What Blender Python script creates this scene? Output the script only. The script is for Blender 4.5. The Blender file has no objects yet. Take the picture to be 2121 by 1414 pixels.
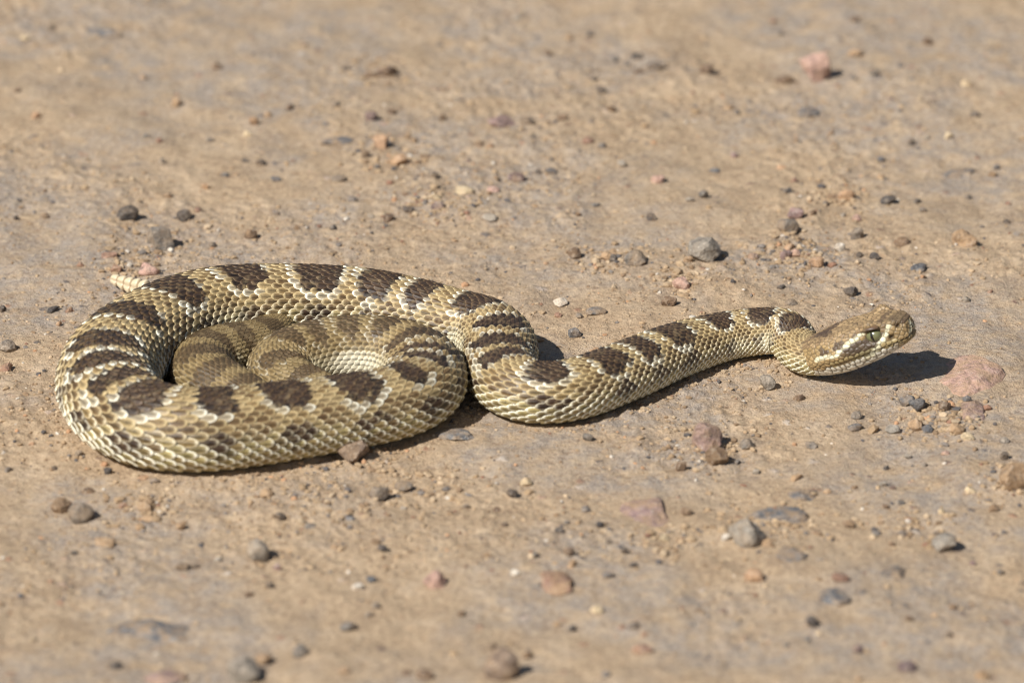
import bpy, math, random
import numpy as np

# ------------------------------------------------------------------ camera, light, exposure
A = math.radians(24.0)            # camera looks down by this angle
D = 3.0                           # metres from the camera to the ground at the frame centre
PXW, PXH = 2121.0, 1414.0
U = 0.0002                        # metres per photo pixel at distance D
FPX = D / U
scene = bpy.context.scene
FWD = np.array([0.0, math.cos(A), -math.sin(A)])
RGT = np.array([1.0, 0.0, 0.0])
UPV = np.array([0.0, math.sin(A), math.cos(A)])
CAM = -D * FWD

cam_data = bpy.data.cameras.new("camera")
cam = bpy.data.objects.new("camera", cam_data)
scene.collection.objects.link(cam)
cam.location = CAM
cam.rotation_euler = (math.pi / 2 - A, 0, 0)
cam_data.sensor_width = 36.0
cam_data.lens = 36.0 * FPX / PXW
cam_data.clip_start = 0.05
cam_data.clip_end = 2000.0
cam_data.dof.use_dof = True
cam_data.dof.focus_distance = 2.985
cam_data.dof.aperture_fstop = 8.2
scene.camera = cam

SUN_EL = math.radians(45.0)
SUN_AZ = math.radians(46.0)       # light travels right and away from the camera
LDIR = np.array([math.cos(SUN_EL) * math.cos(SUN_AZ), math.cos(SUN_EL) * math.sin(SUN_AZ), -math.sin(SUN_EL)])
world = bpy.data.worlds.new("World")
scene.world = world
world.use_nodes = True
wn = world.node_tree.nodes
wl = world.node_tree.links
wn.clear()
sky = wn.new("ShaderNodeTexSky")
sky.sky_type = 'NISHITA'
sky.sun_disc = False
sky.sun_elevation = SUN_EL
sky.sun_rotation = math.atan2(-LDIR[0], -LDIR[1])
bg = wn.new("ShaderNodeBackground")
bg.inputs[1].default_value = 0.055
wo = wn.new("ShaderNodeOutputWorld")
wl.new(sky.outputs[0], bg.inputs[0])
wl.new(bg.outputs[0], wo.inputs[0])
sun_data = bpy.data.lights.new("sun", 'SUN')
sun_data.energy = 5.0
sun_data.angle = math.radians(0.53)
sun_data.color = (1.0, 0.965, 0.915)
sun = bpy.data.objects.new("sun", sun_data)
scene.collection.objects.link(sun)
from mathutils import Vector
sun.rotation_euler = Vector(LDIR).to_track_quat('-Z', 'Y').to_euler()
sun.location = (-1, -1, 2)
scene.view_settings.view_transform = 'Standard'
scene.view_settings.look = 'None'
scene.view_settings.exposure = 0.15
scene.view_settings.gamma = 1.0
scene.view_settings.use_curve_mapping = False
scene.cycles.max_bounces = 6
scene.cycles.use_denoising = True
scene.cycles.filter_width = 1.1

# ------------------------------------------------------------------ helpers
rng = np.random.default_rng(7)
random.seed(7)
COL = scene.collection


def lin(r, g, b):
    c = np.array([r, g, b], float) / 255.0
    return np.where(c <= 0.04045, c / 12.92, ((c + 0.055) / 1.055) ** 2.4)


def unproj(px, py, z):
    """pixel -> world point on the horizontal plane at height z (metres)"""
    d = FWD + RGT * ((px - PXW / 2) / FPX) - UPV * ((py - PXH / 2) / FPX)
    t = (z - CAM[2]) / d[2]
    return CAM + d * t


def proj(P):
    d = np.asarray(P) - CAM
    w = d @ FWD
    return np.stack([PXW / 2 + FPX * (d @ RGT) / w, PXH / 2 - FPX * (d @ UPV) / w], -1)


_tab = np.random.default_rng(11).random((256, 256))


def vnoise(x, y):
    xi = np.floor(x).astype(int); yi = np.floor(y).astype(int)
    fx = x - xi; fy = y - yi
    fx = fx * fx * fx * (fx * (fx * 6 - 15) + 10); fy = fy * fy * fy * (fy * (fy * 6 - 15) + 10)
    a = _tab[xi % 256, yi % 256]; b = _tab[(xi + 1) % 256, yi % 256]
    c = _tab[xi % 256, (yi + 1) % 256]; d = _tab[(xi + 1) % 256, (yi + 1) % 256]
    return (a * (1 - fx) + b * fx) * (1 - fy) + (c * (1 - fx) + d * fx) * fy - 0.5


def fbm(x, y, oct=4):
    v = 0; amp = 1.0
    for k in range(oct):
        v = v + amp * vnoise(x + 17.3 * k, y - 9.1 * k)
        x = x * 2.03; y = y * 2.03; amp *= 0.5
    return v


def smooth(e0, e1, x):
    t = np.clip((x - e0) / (e1 - e0), 0, 1)
    return t * t * (3 - 2 * t)


def mesh_np(name, verts, faces, smooth_shade=True, cols=None):
    """verts Nx3, faces MxK (K = 3 or 4, one size)"""
    me = bpy.data.meshes.new(name)
    verts = np.ascontiguousarray(verts, dtype=np.float32)
    faces = np.ascontiguousarray(faces, dtype=np.int32)
    n, k = len(faces), faces.shape[1]
    me.vertices.add(len(verts)); me.vertices.foreach_set("co", verts.ravel())
    me.loops.add(n * k); me.loops.foreach_set("vertex_index", faces.ravel())
    me.polygons.add(n)
    me.polygons.foreach_set("loop_start", np.arange(0, n * k, k, dtype=np.int32))
    me.polygons.foreach_set("loop_total", np.full(n, k, dtype=np.int32))
    me.polygons.foreach_set("use_smooth", np.full(n, smooth_shade, dtype=bool))
    if cols is not None:
        at = me.color_attributes.new("Col", 'FLOAT_COLOR', 'POINT')
        c = np.ones((len(verts), 4), np.float32); c[:, :cols.shape[1]] = cols
        at.data.foreach_set("color", c.ravel())
    me.update(calc_edges=True)
    me.validate()
    return me


def add_obj(name, me, mat=None, parent=None, **props):
    o = bpy.data.objects.new(name, me)
    COL.objects.link(o)
    if mat is not None and me is not None and len(me.materials) == 0:
        me.materials.append(mat)
    if parent is not None:
        o.parent = parent
    for k, v in props.items():
        o[k] = v
    return o


class NT:
    def __init__(self, name):
        self.m = bpy.data.materials.new(name); self.m.use_nodes = True
        self.t = self.m.node_tree; self.t.nodes.clear()
        self.out = self.n("ShaderNodeOutputMaterial")
        self.b = self.n("ShaderNodeBsdfPrincipled")
        self.l(self.b.outputs[0], self.out.inputs[0])

    def n(self, typ, **kw):
        nd = self.t.nodes.new(typ)
        for k, v in kw.items():
            setattr(nd, k, v)
        return nd

    def l(self, a, b):
        self.t.links.new(a, b)

    def noise(self, vec, scale, detail=4, rough=0.55, dist=0.0):
        nd = self.n("ShaderNodeTexNoise")
        nd.inputs["Scale"].default_value = scale; nd.inputs["Detail"].default_value = detail
        nd.inputs["Roughness"].default_value = rough; nd.inputs["Distortion"].default_value = dist
        if vec is not None: self.l(vec, nd.inputs["Vector"])
        return nd.outputs["Fac"]

    def ramp(self, fac, stops, interp='LINEAR'):
        nd = self.n("ShaderNodeValToRGB"); cr = nd.color_ramp; cr.interpolation = interp
        while len(cr.elements) < len(stops): cr.elements.new(0.5)
        for e, (p, c) in zip(cr.elements, stops):
            e.position = p
            e.color = (c, c, c, 1) if np.isscalar(c) else (*[float(v) for v in c], 1)
        self.l(fac, nd.inputs[0])
        return nd.outputs[0]

    def mix(self, fac, a, b, blend='MIX'):
        nd = self.n("ShaderNodeMix", data_type='RGBA', blend_type=blend)
        for v, i in ((fac, 0), (a, 6), (b, 7)):
            if hasattr(v, "is_linked") or isinstance(v, bpy.types.NodeSocket): self.l(v, nd.inputs[i])
            elif i == 0: nd.inputs[0].default_value = v
            else: nd.inputs[i].default_value = (*[float(q) for q in v], 1)
        return nd.outputs[2]

    def math(self, op, a, b=None):
        nd = self.n("ShaderNodeMath", operation=op)
        for v, i in ((a, 0), (b, 1)):
            if v is None: continue
            if isinstance(v, bpy.types.NodeSocket): self.l(v, nd.inputs[i])
            else: nd.inputs[i].default_value = v
        return nd.outputs[0]

    def bump(self, h, strength, dist, prev=None):
        nd = self.n("ShaderNodeBump")
        nd.inputs["Strength"].default_value = strength; nd.inputs["Distance"].default_value = dist
        self.l(h, nd.inputs["Height"])
        if prev is not None: self.l(prev, nd.inputs["Normal"])
        return nd.outputs[0]


# ------------------------------------------------------------------ materials
def mat_ground():
    N = NT("packed_dirt")
    tc = N.n("ShaderNodeTexCoord").outputs["Object"]
    big = N.noise(tc, 9, 5, 0.6, 0.4)
    mid = N.noise(tc, 45, 5, 0.65, 0.2)
    fine = N.noise(tc, 420, 4, 0.7)
    grain = N.noise(tc, 1500, 2, 0.6)
    base = N.ramp(mid, [(0.28, lin(162, 139, 113)), (0.5, lin(181, 157, 128)), (0.72, lin(194, 172, 145))])
    grey = N.ramp(big, [(0.43, 0.0), (0.54, 1.0)])
    greyf = N.math('MULTIPLY', grey, N.ramp(N.noise(tc, 75, 5, 0.7), [(0.36, 0.0), (0.60, 0.88)]))
    c = N.mix(greyf, base, lin(160, 149, 138))
    # orange-ish clay flecks
    fl = N.ramp(N.noise(tc, 260, 3, 0.6), [(0.60, 0.0), (0.72, 0.40)])
    c = N.mix(fl, c, lin(196, 158, 120))
    # fine light and dark grains
    c = N.mix(N.ramp(fine, [(0.32, 0.6), (0.48, 0.0)]), c, lin(118, 95, 74))
    c = N.mix(N.ramp(fine, [(0.54, 0.0), (0.72, 0.6)]), c, lin(218, 194, 158))
    c = N.mix(N.ramp(grain, [(0.30, 0.40), (0.45, 0.0)]), c, lin(95, 76, 58))
    c = N.mix(N.ramp(grain, [(0.60, 0.0), (0.72, 0.35)]), c, lin(226, 206, 176))
    # tiny grit set flush in the crust
    vor = N.n("ShaderNodeTexVoronoi"); vor.inputs["Scale"].default_value = 130
    vor.inputs["Randomness"].default_value = 1.0
    wv = N.n("ShaderNodeVectorMath", operation='ADD')
    nv = N.n("ShaderNodeTexNoise"); nv.inputs["Scale"].default_value = 240
    N.l(tc, nv.inputs["Vector"])
    sc_ = N.n("ShaderNodeVectorMath", operation='SCALE'); sc_.inputs["Scale"].default_value = 0.006
    N.l(nv.outputs["Color"], sc_.inputs[0]); N.l(tc, wv.inputs[0]); N.l(sc_.outputs[0], wv.inputs[1])
    N.l(wv.outputs[0], vor.inputs["Vector"])
    sep = N.n("ShaderNodeSeparateColor"); N.l(vor.outputs["Color"], sep.inputs[0])
    pick = N.ramp(sep.outputs[0], [(0.86, 0.0), (0.865, 1.0)])
    near = N.ramp(vor.outputs["Distance"], [(0.14, 1.0), (0.30, 0.0)])
    gm = N.math('MULTIPLY', pick, near)
    gcol = N.ramp(sep.outputs[1], [(0.0, lin(88, 86, 88)), (0.35, lin(112, 106, 104)), (0.55, lin(140, 104, 84)),
                                   (0.75, lin(176, 132, 104)), (1.0, lin(206, 196, 182))])
    c = N.mix(N.math('MULTIPLY', gm, 0.75), c, gcol)
    N.l(c, N.b.inputs["Base Color"])
    N.b.inputs["Roughness"].default_value = 0.92
    N.b.inputs["Specular IOR Level"].default_value = 0.25
    h = N.math('ADD', N.math('MULTIPLY', fine, 1.0), N.math('MULTIPLY', grain, 0.45))
    h = N.math('ADD', h, N.math('MULTIPLY', gm, 0.35))
    N.l(N.bump(h, 0.9, 0.0014), N.b.inputs["Normal"])
    return N.m


def mat_rock():
    N = NT("weathered_stone")
    oi = N.n("ShaderNodeObjectInfo")
    tc = N.n("ShaderNodeTexCoord").outputs["Object"]
    add = N.n("ShaderNodeVectorMath", operation='ADD')
    geo = N.n("ShaderNodeNewGeometry")
    N.l(geo.outputs["Position"], add.inputs[0])
    cm = N.n("ShaderNodeCombineXYZ"); N.l(oi.outputs["Random"], cm.inputs[0]); N.l(cm.outputs[0], add.inputs[1])
    v = add.outputs[0]
    n1 = N.noise(v, 260, 5, 0.7); n2 = N.noise(v, 900, 3, 0.7)
    c = oi.outputs["Color"]
    c = N.mix(N.ramp(n1, [(0.32, 0.7), (0.5, 0.0)]), c, (0.07, 0.058, 0.05), 'MIX')
    c = N.mix(N.ramp(n1, [(0.53, 0.0), (0.70, 0.55)]), c, lin(204, 188, 168))
    c = N.mix(N.ramp(n2, [(0.58, 0.0), (0.70, 0.5)]), c, lin(226, 214, 196))
    c = N.mix(N.ramp(n2, [(0.30, 0.55), (0.42, 0.0)]), c, (0.045, 0.042, 0.045))
    dust = N.ramp(N.noise(v, 170, 5, 0.65), [(0.40, 0.0), (0.60, 1.0)])
    c = N.mix(N.math('MULTIPLY', dust, oi.outputs['Alpha']), c, lin(180, 150, 114))
    N.l(c, N.b.inputs["Base Color"])
    N.b.inputs["Roughness"].default_value = 0.78
    N.b.inputs["Specular IOR Level"].default_value = 0.35
    h = N.math('ADD', n1, N.math('MULTIPLY', n2, 0.4))
    N.l(N.bump(h, 0.9, 0.0018), N.b.inputs["Normal"])
    return N.m


def mat_crumb():
    N = NT("dirt_crumb")
    at = N.n("ShaderNodeAttribute"); at.attribute_name = "Col"
    tc = N.n("ShaderNodeTexCoord").outputs["Object"]
    n1 = N.noise(tc, 900, 3, 0.7)
    c = N.mix(N.ramp(n1, [(0.3, 0.5), (0.5, 0.0)]), at.outputs["Color"], lin(90, 72, 56))
    N.l(c, N.b.inputs["Base Color"])
    N.b.inputs["Roughness"].default_value = 0.9
    N.b.inputs["Specular IOR Level"].default_value = 0.2
    return N.m


def mat_skin(name, rough, spec, noise_amt):
    N = NT(name)
    at = N.n("ShaderNodeAttribute"); at.attribute_name = "Col"
    tc = N.n("ShaderNodeTexCoord").outputs["Object"]
    n1 = N.noise(tc, 1400, 3, 0.65)
    n2 = N.noise(tc, 320, 3, 0.6)
    c = N.mix(N.ramp(n1, [(0.3, noise_amt), (0.52, 0.0)]), at.outputs["Color"], (0.05, 0.038, 0.02), 'MIX')
    c = N.mix(N.ramp(n2, [(0.52, 0.0), (0.74, noise_amt * 0.55)]), c, lin(196, 172, 128))
    N.l(c, N.b.inputs["Base Color"])
    N.l(N.ramp(n2, [(0.3, rough - 0.08), (0.7, rough + 0.12)]), N.b.inputs["Roughness"])
    N.b.inputs["Specular IOR Level"].default_value = spec
    N.l(N.bump(n1, 0.35, 0.00018), N.b.inputs["Normal"])
    return N.m


M_GROUND = mat_ground(); M_ROCK = mat_rock(); M_CRUMB = mat_crumb()
M_SCALE = mat_skin("snake_scale", 0.48, 0.40, 0.45)
M_HEAD = mat_skin("snake_skin", 0.44, 0.40, 0.28)


def plain(name, col, rough, spec=0.5, coat=0.0):
    N = NT(name)
    tc = N.n("ShaderNodeTexCoord").outputs["Object"]
    n1 = N.noise(tc, 700, 3, 0.6)
    c = N.mix(N.ramp(n1, [(0.35, 0.35), (0.6, 0.0)]), col, tuple(float(v) * 0.45 for v in col))
    N.l(c, N.b.inputs["Base Color"])
    N.b.inputs["Roughness"].default_value = rough
    N.b.inputs["Specular IOR Level"].default_value = spec
    N.b.inputs["Coat Weight"].default_value = coat
    N.b.inputs["Coat Roughness"].default_value = 0.03
    return N.m


M_IRIS = plain("iris", lin(116, 116, 80), 0.28, 0.5, 1.0)
M_PUPIL = plain("pupil", (0.004, 0.004, 0.005), 0.15, 0.5, 1.0)
M_RATTLE = mat_skin("rattle_keratin", 0.30, 0.55, 0.15)

# ------------------------------------------------------------------ ground
def gz(x, y):
    x = np.asarray(x, float); y = np.asarray(y, float)
    h = 0.0030 * fbm(x * 9 + 3.1, y * 7 + 1.7, 3)
    h = h + 0.0021 * fbm(x * 45, y * 38, 3) + 0.0012 * np.abs(fbm(x * 16 + 70, y * 13 + 3, 3))
    rough = smooth(-0.12, 0.25, fbm(x * 14 + 40, y * 11 + 9, 2))
    fine = np.maximum(vnoise(x * 260, y * 240), -0.1) + 0.6 * vnoise(x * 520 + 5, y * 500)
    h = h + (0.00040 + 0.00125 * rough) * fine
    return h


def axis(lo, hi, step, far):
    core = np.arange(lo, hi, step)
    g = []; d = step * 1.5; p = 0
    while p < far:
        p += d; g.append(p); d *= 1.35
    g = np.array(g)
    return np.concatenate([lo - g[::-1], core, core[-1] + g])


def build_ground():
    xs = axis(-0.255, 0.255, 0.00105, 150.0); ys = axis(-0.35, 0.45, 0.0013, 150.0)
    X, Y = np.meshgrid(xs, ys, indexing='ij')
    inside = (np.abs(X) < 3) & (np.abs(Y) < 3)
    Z = gz(X, Y) * inside
    V = np.stack([X, Y, Z], -1).reshape(-1, 3)
    nx, ny = X.shape
    i = np.arange(nx * ny).reshape(nx, ny)
    F = np.stack([i[:-1, :-1], i[1:, :-1], i[1:, 1:], i[:-1, 1:]], -1).reshape(-1, 4)
    o = add_obj("ground", mesh_np("ground", V, F), M_GROUND, kind="structure",
                label="packed tan dirt road with grit and grey stains", category="ground")
    return o


build_ground()

# ------------------------------------------------------------------ snake: centre line
# (px, py) apparent middle of the body in the photograph, z height of the axis, r body radius, all in photo pixels
PATH = [
    (1722, 735, 56, 42), (1694, 740, 46, 42), (1664, 735, 42, 42), (1648, 716, 43, 44), (1630, 691, 55, 49), (1590, 687, 53, 50),
    (1500, 699, 46, 52), (1400, 728, 50, 58), (1300, 769, 53, 62), (1200, 806, 55, 64),
    (1122, 816, 56, 65), (1062, 801, 57, 66), (1034, 762, 58, 67), (1036, 718, 60, 69), (1002, 686, 61, 70),
    (940, 671, 61, 71), (860, 651, 62, 73), (760, 633, 65, 76), (660, 628, 67, 79), (560, 629, 70, 82),
    (460, 637, 72, 85), (378, 658, 74, 88), (302, 695, 76, 91), (242, 742, 78, 92), (221, 795, 78, 92),
    (246, 848, 76, 91), (312, 883, 74, 89), (400, 894, 73, 87), (500, 887, 71, 85), (600, 874, 69, 82),
    (700, 859, 67, 79), (790, 843, 65, 77), (855, 821, 64, 76), (884, 786, 64, 75), (864, 752, 64, 74),
    (806, 730, 64, 72), (730, 724, 64, 70), (650, 732, 62, 67), (586, 755, 58, 64), (588, 790, 50, 58),
    (640, 812, 46, 52), (690, 838, 46, 46), (700, 862, 46, 43), (660, 876, 46, 42), (590, 868, 46, 43),
    (530, 838, 46, 48), (470, 808, 48, 56), (424, 784, 50, 60), (424, 750, 50, 60), (470, 728, 50, 57),
    (530, 712, 48, 50), (572, 680, 48, 40), (540, 648, 52, 32), (460, 645, 52, 29), (385, 650, 46, 26),
    (350, 632, 30, 22), (322, 612, 24, 19), (298, 602, 22, 17),
]
PATH = np.array(PATH, float)
CP = np.array([unproj(p[0], p[1], p[2] * U) for p in PATH])
CR = PATH[:, 3] * U


def catmull(Pts, n):
    Pts = np.asarray(Pts, float)
    if Pts.ndim == 1: Pts = Pts[:, None]
    E = np.vstack([2 * Pts[0] - Pts[1], Pts, 2 * Pts[-1] - Pts[-2]])
    # centripetal-like knots from the 3-D points carried in the first columns
    out = []
    for k in range(len(Pts) - 1):
        p0, p1, p2, p3 = E[k:k + 4]
        t = np.linspace(0, 1, n, endpoint=False)[:, None]
        out.append(0.5 * ((2 * p1) + (-p0 + p2) * t + (2 * p0 - 5 * p1 + 4 * p2 - p3) * t ** 2 + (-p0 + 3 * p1 - 3 * p2 + p3) * t ** 3))
    out.append(Pts[-1:])
    return np.vstack(out)


raw = catmull(np.column_stack([CP, CR]), 40)
seg = np.linalg.norm(np.diff(raw[:, :3], axis=0), axis=1)
sl = np.concatenate([[0], np.cumsum(seg)])
NS = 4000
Sg = np.linspace(0, sl[-1], NS)
Cg = np.column_stack([np.interp(Sg, sl, raw[:, k]) for k in range(3)])
Rg = np.interp(Sg, sl, raw[:, 3])


def gsmooth(a, sig):
    n = int(sig * 4); k = np.exp(-0.5 * (np.arange(-n, n + 1) / sig) ** 2); k /= k.sum()
    p = np.concatenate([2 * a[0] - a[n:0:-1], a, 2 * a[-1] - a[-2:-n - 2:-1]])
    return np.convolve(p, k, 'valid')


DS = Sg[1] - Sg[0]
sg = 0.0030 / DS
Cg = np.column_stack([gsmooth(Cg[:, k], sg) for k in range(3)])
Rg = gsmooth(Rg, sg)
Tg = np.gradient(Cg, DS, axis=0)
Tg /= np.linalg.norm(Tg, axis=1)[:, None]
Kg = np.gradient(Tg, DS, axis=0)
Kg = np.column_stack([gsmooth(Kg[:, k], 0.003 / DS) for k in range(3)])
Zax = np.array([0, 0, 1.0])
Gg = Zax - Tg * (Tg @ Zax)[:, None]; Gg /= np.linalg.norm(Gg, axis=1)[:, None]     # up
Hg = np.cross(Tg, Gg)                                                              # side
SLEN = Sg[-1]
NECK_S = 0.0
WIDE = 1.10


def body_at(s, th, h=0.0):
    """surface point of the trunk: th = 0 on the back, +-pi on the belly"""
    s = np.clip(s, 0, SLEN)
    c = np.stack([np.interp(s, Sg, Cg[:, k]) for k in range(3)], -1)
    g = np.stack([np.interp(s, Sg, Gg[:, k]) for k in range(3)], -1)
    d = np.stack([np.interp(s, Sg, Hg[:, k]) for k in range(3)], -1)
    r = np.interp(s, Sg, Rg)
    ct, st = np.cos(th), np.sin(th)
    a = r * WIDE; bt = np.where(ct > 0, r * 0.95, r * 0.84)
    lat = a * np.sign(st) * np.abs(st) ** 0.94
    P = c + d * lat[..., None] + g * (bt * ct)[..., None]
    n = d * (st / WIDE)[..., None] + g * (ct / np.where(ct > 0, 0.95, 0.84))[..., None]
    n /= np.linalg.norm(n, axis=-1)[..., None]
    return P + n * np.asarray(h)[..., None] if np.ndim(h) else P + n * h


def stretch(s, th):
    c = np.stack([np.interp(s, Sg, Cg[:, k]) for k in range(3)], -1)
    k = np.stack([np.interp(s, Sg, Kg[:, k]) for k in range(3)], -1)
    return 1 - np.sum(k * (body_at(s, th) - c), -1)


# ------------------------------------------------------------------ colour pattern of the back
BL = [(1652, 668), (1578, 652), (1490, 668), (1395, 690), (1325, 715), (1260, 755), (1140, 772), (1040, 738), (1046, 700),
      (1040, 664), (985, 632), (880, 605), (790, 588), (665, 573), (505, 572), (368, 600), (276, 648), (226, 698),
      (208, 744), (225, 800), (300, 832), (444, 838), (588, 829), (730, 808), (845, 790), (890, 748), (886, 716),
      (862, 694), (802, 684), (726, 673), (655, 682), (605, 700)]
dors = proj(body_at(Sg, np.zeros(NS)))
blot = []
lo = 0
for bx, by in BL:
    w = np.hypot(dors[:, 0] - bx, dors[:, 1] - by)
    w = w + 1e6 * ((np.arange(NS) < lo) | (np.arange(NS) > lo + int(0.09 / DS)))
    i = int(np.argmin(w)); lo = i + int(0.006 / DS)
    blot.append(Sg[i])
s_last = blot[-1]
while s_last < SLEN - 0.02:                      # cross bands on the rear of the body and the tail
    s_last += 0.0155
    blot.append(s_last)
blot = np.array(blot)
per = np.gradient(blot)
N_TRUNK = len(BL)
S_POST = blot[26]                                # rear part: duller, banded
S_TAIL = blot[N_TRUNK - 1] + 0.02
print("body length", SLEN, "blotch gaps mm", np.round(np.diff(blot) * 1000, 1))

C_TAN = lin(172, 148, 106); C_TAN2 = lin(130, 102, 62); C_OLIVE = lin(188, 171, 114); C_CREAM = lin(252, 248, 226)
C_DARK = lin(40, 32, 30); C_DARK2 = lin(70, 54, 43); C_BROWN = lin(100, 75, 48); C_BELLY = lin(222, 212, 168)


def pattern(s, th, rnd):
    """-> (centre colour, rim colour, rim strength) of a scale centred at s, th"""
    n = len(s); a = np.abs(np.degrees(th))
    i = np.argmin(np.abs(s[:, None] - blot[None, :]), axis=1)
    P = np.clip(per[i], 0.012, 0.034); ds = (s - blot[i])
    tail = smooth(S_TAIL, S_TAIL + 0.02, s); post = smooth(S_POST - 0.02, S_POST + 0.05, s)
    j = (rnd[:, 0] - 0.5)
    side = smooth(48, 105, a)
    cen = C_TAN[None] * (1 - side[:, None]) + C_OLIVE[None] * side[:, None]
    cen = cen * (0.74 + 0.46 * rnd[:, 1:2])
    mixb = (rnd[:, 2:3] < 0.30) * 0.6
    cen = cen * (1 - mixb) + C_TAN2 * mixb
    rim = C_CREAM[None] * side[:, None] + lin(222, 200, 150)[None] * (1 - side[:, None])
    rs = 0.60 + 0.40 * side
    rs = rs * (1 - 0.55 * post)
    mott = smooth(0.04, 0.28, vnoise(s * 330 + 9, np.degrees(th) / 14.0 + 11) + 0.35 * j) * smooth(116, 88, a) * 0.75
    cen = cen * (1 - mott[:, None]) + C_BROWN * mott[:, None]
    # secondary smudge between blotches
    i2 = np.clip(i + np.where(ds > 0, 1, -1), 0, len(blot) - 1)
    mid = 0.5 * (blot[i] + blot[i2])
    q = ((s - mid) / (0.26 * P)) ** 2 + ((a - 62) / 15) ** 2 + j * 0.6
    k = (smooth(1.2, 0.5, q) * 0.72 * (1 - tail))[:, None]
    cen = cen * (1 - k) + C_BROWN * k
    # lateral spots
    for (ac, aw, lw, st) in ((80, 13.0, 0.25, 1.0), (104, 8, 0.14, 0.7)):
        q = (ds / (lw * P)) ** 2 + ((a - ac) / aw) ** 2 + j * 0.9 + 0.8 * vnoise(s * 500, np.degrees(th) / 9.0)
        k = (smooth(1.15, 0.7, q) * st * (1 - 0.7 * tail))[:, None]
        cen = cen * (1 - k) + lin(70, 50, 35) * (0.75 + 0.5 * rnd[:, 1:2]) * k
        rs = rs * (1 - 0.45 * k[:, 0])
    # blotch
    ha = 46 + 7 * np.sin(blot[i] * 900) + 46 * tail
    hl = (0.29 + 0.05 * np.sin(blot[i] * 1700)) * P
    q = (np.abs(ds) / hl) ** 3.2 + (a / ha) ** 3.2 + j * 0.12
    inb = np.zeros(n, bool)
    edge = (q >= 0.85) & (q < 1.9) & (rnd[:, 3] < 0.85) & (tail < 0.5) & (a < 74)
    ecol = C_CREAM * 0.94
    ek = edge[:, None] * (0.26 - 0.22 * post[:, None])
    cen = cen * (1 - ek) + ecol * ek
    rim = np.where(edge[:, None], C_CREAM[None], rim)
    rs = np.where(edge, np.maximum(rs, 0.95 - 0.5 * post), rs)
    # dull rear
    dull = lin(132, 112, 74)
    pk = (post * 0.7)[:, None]
    cen = cen * (1 - pk) + dull * pk
    rs = rs * (1 - 0.25 * post)
    return cen, rim, rs, (i, ha, hl, j, tail, post)


# ------------------------------------------------------------------ snake: body scales
ROWS = 33
TH_EDGE = math.radians(132)


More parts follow.
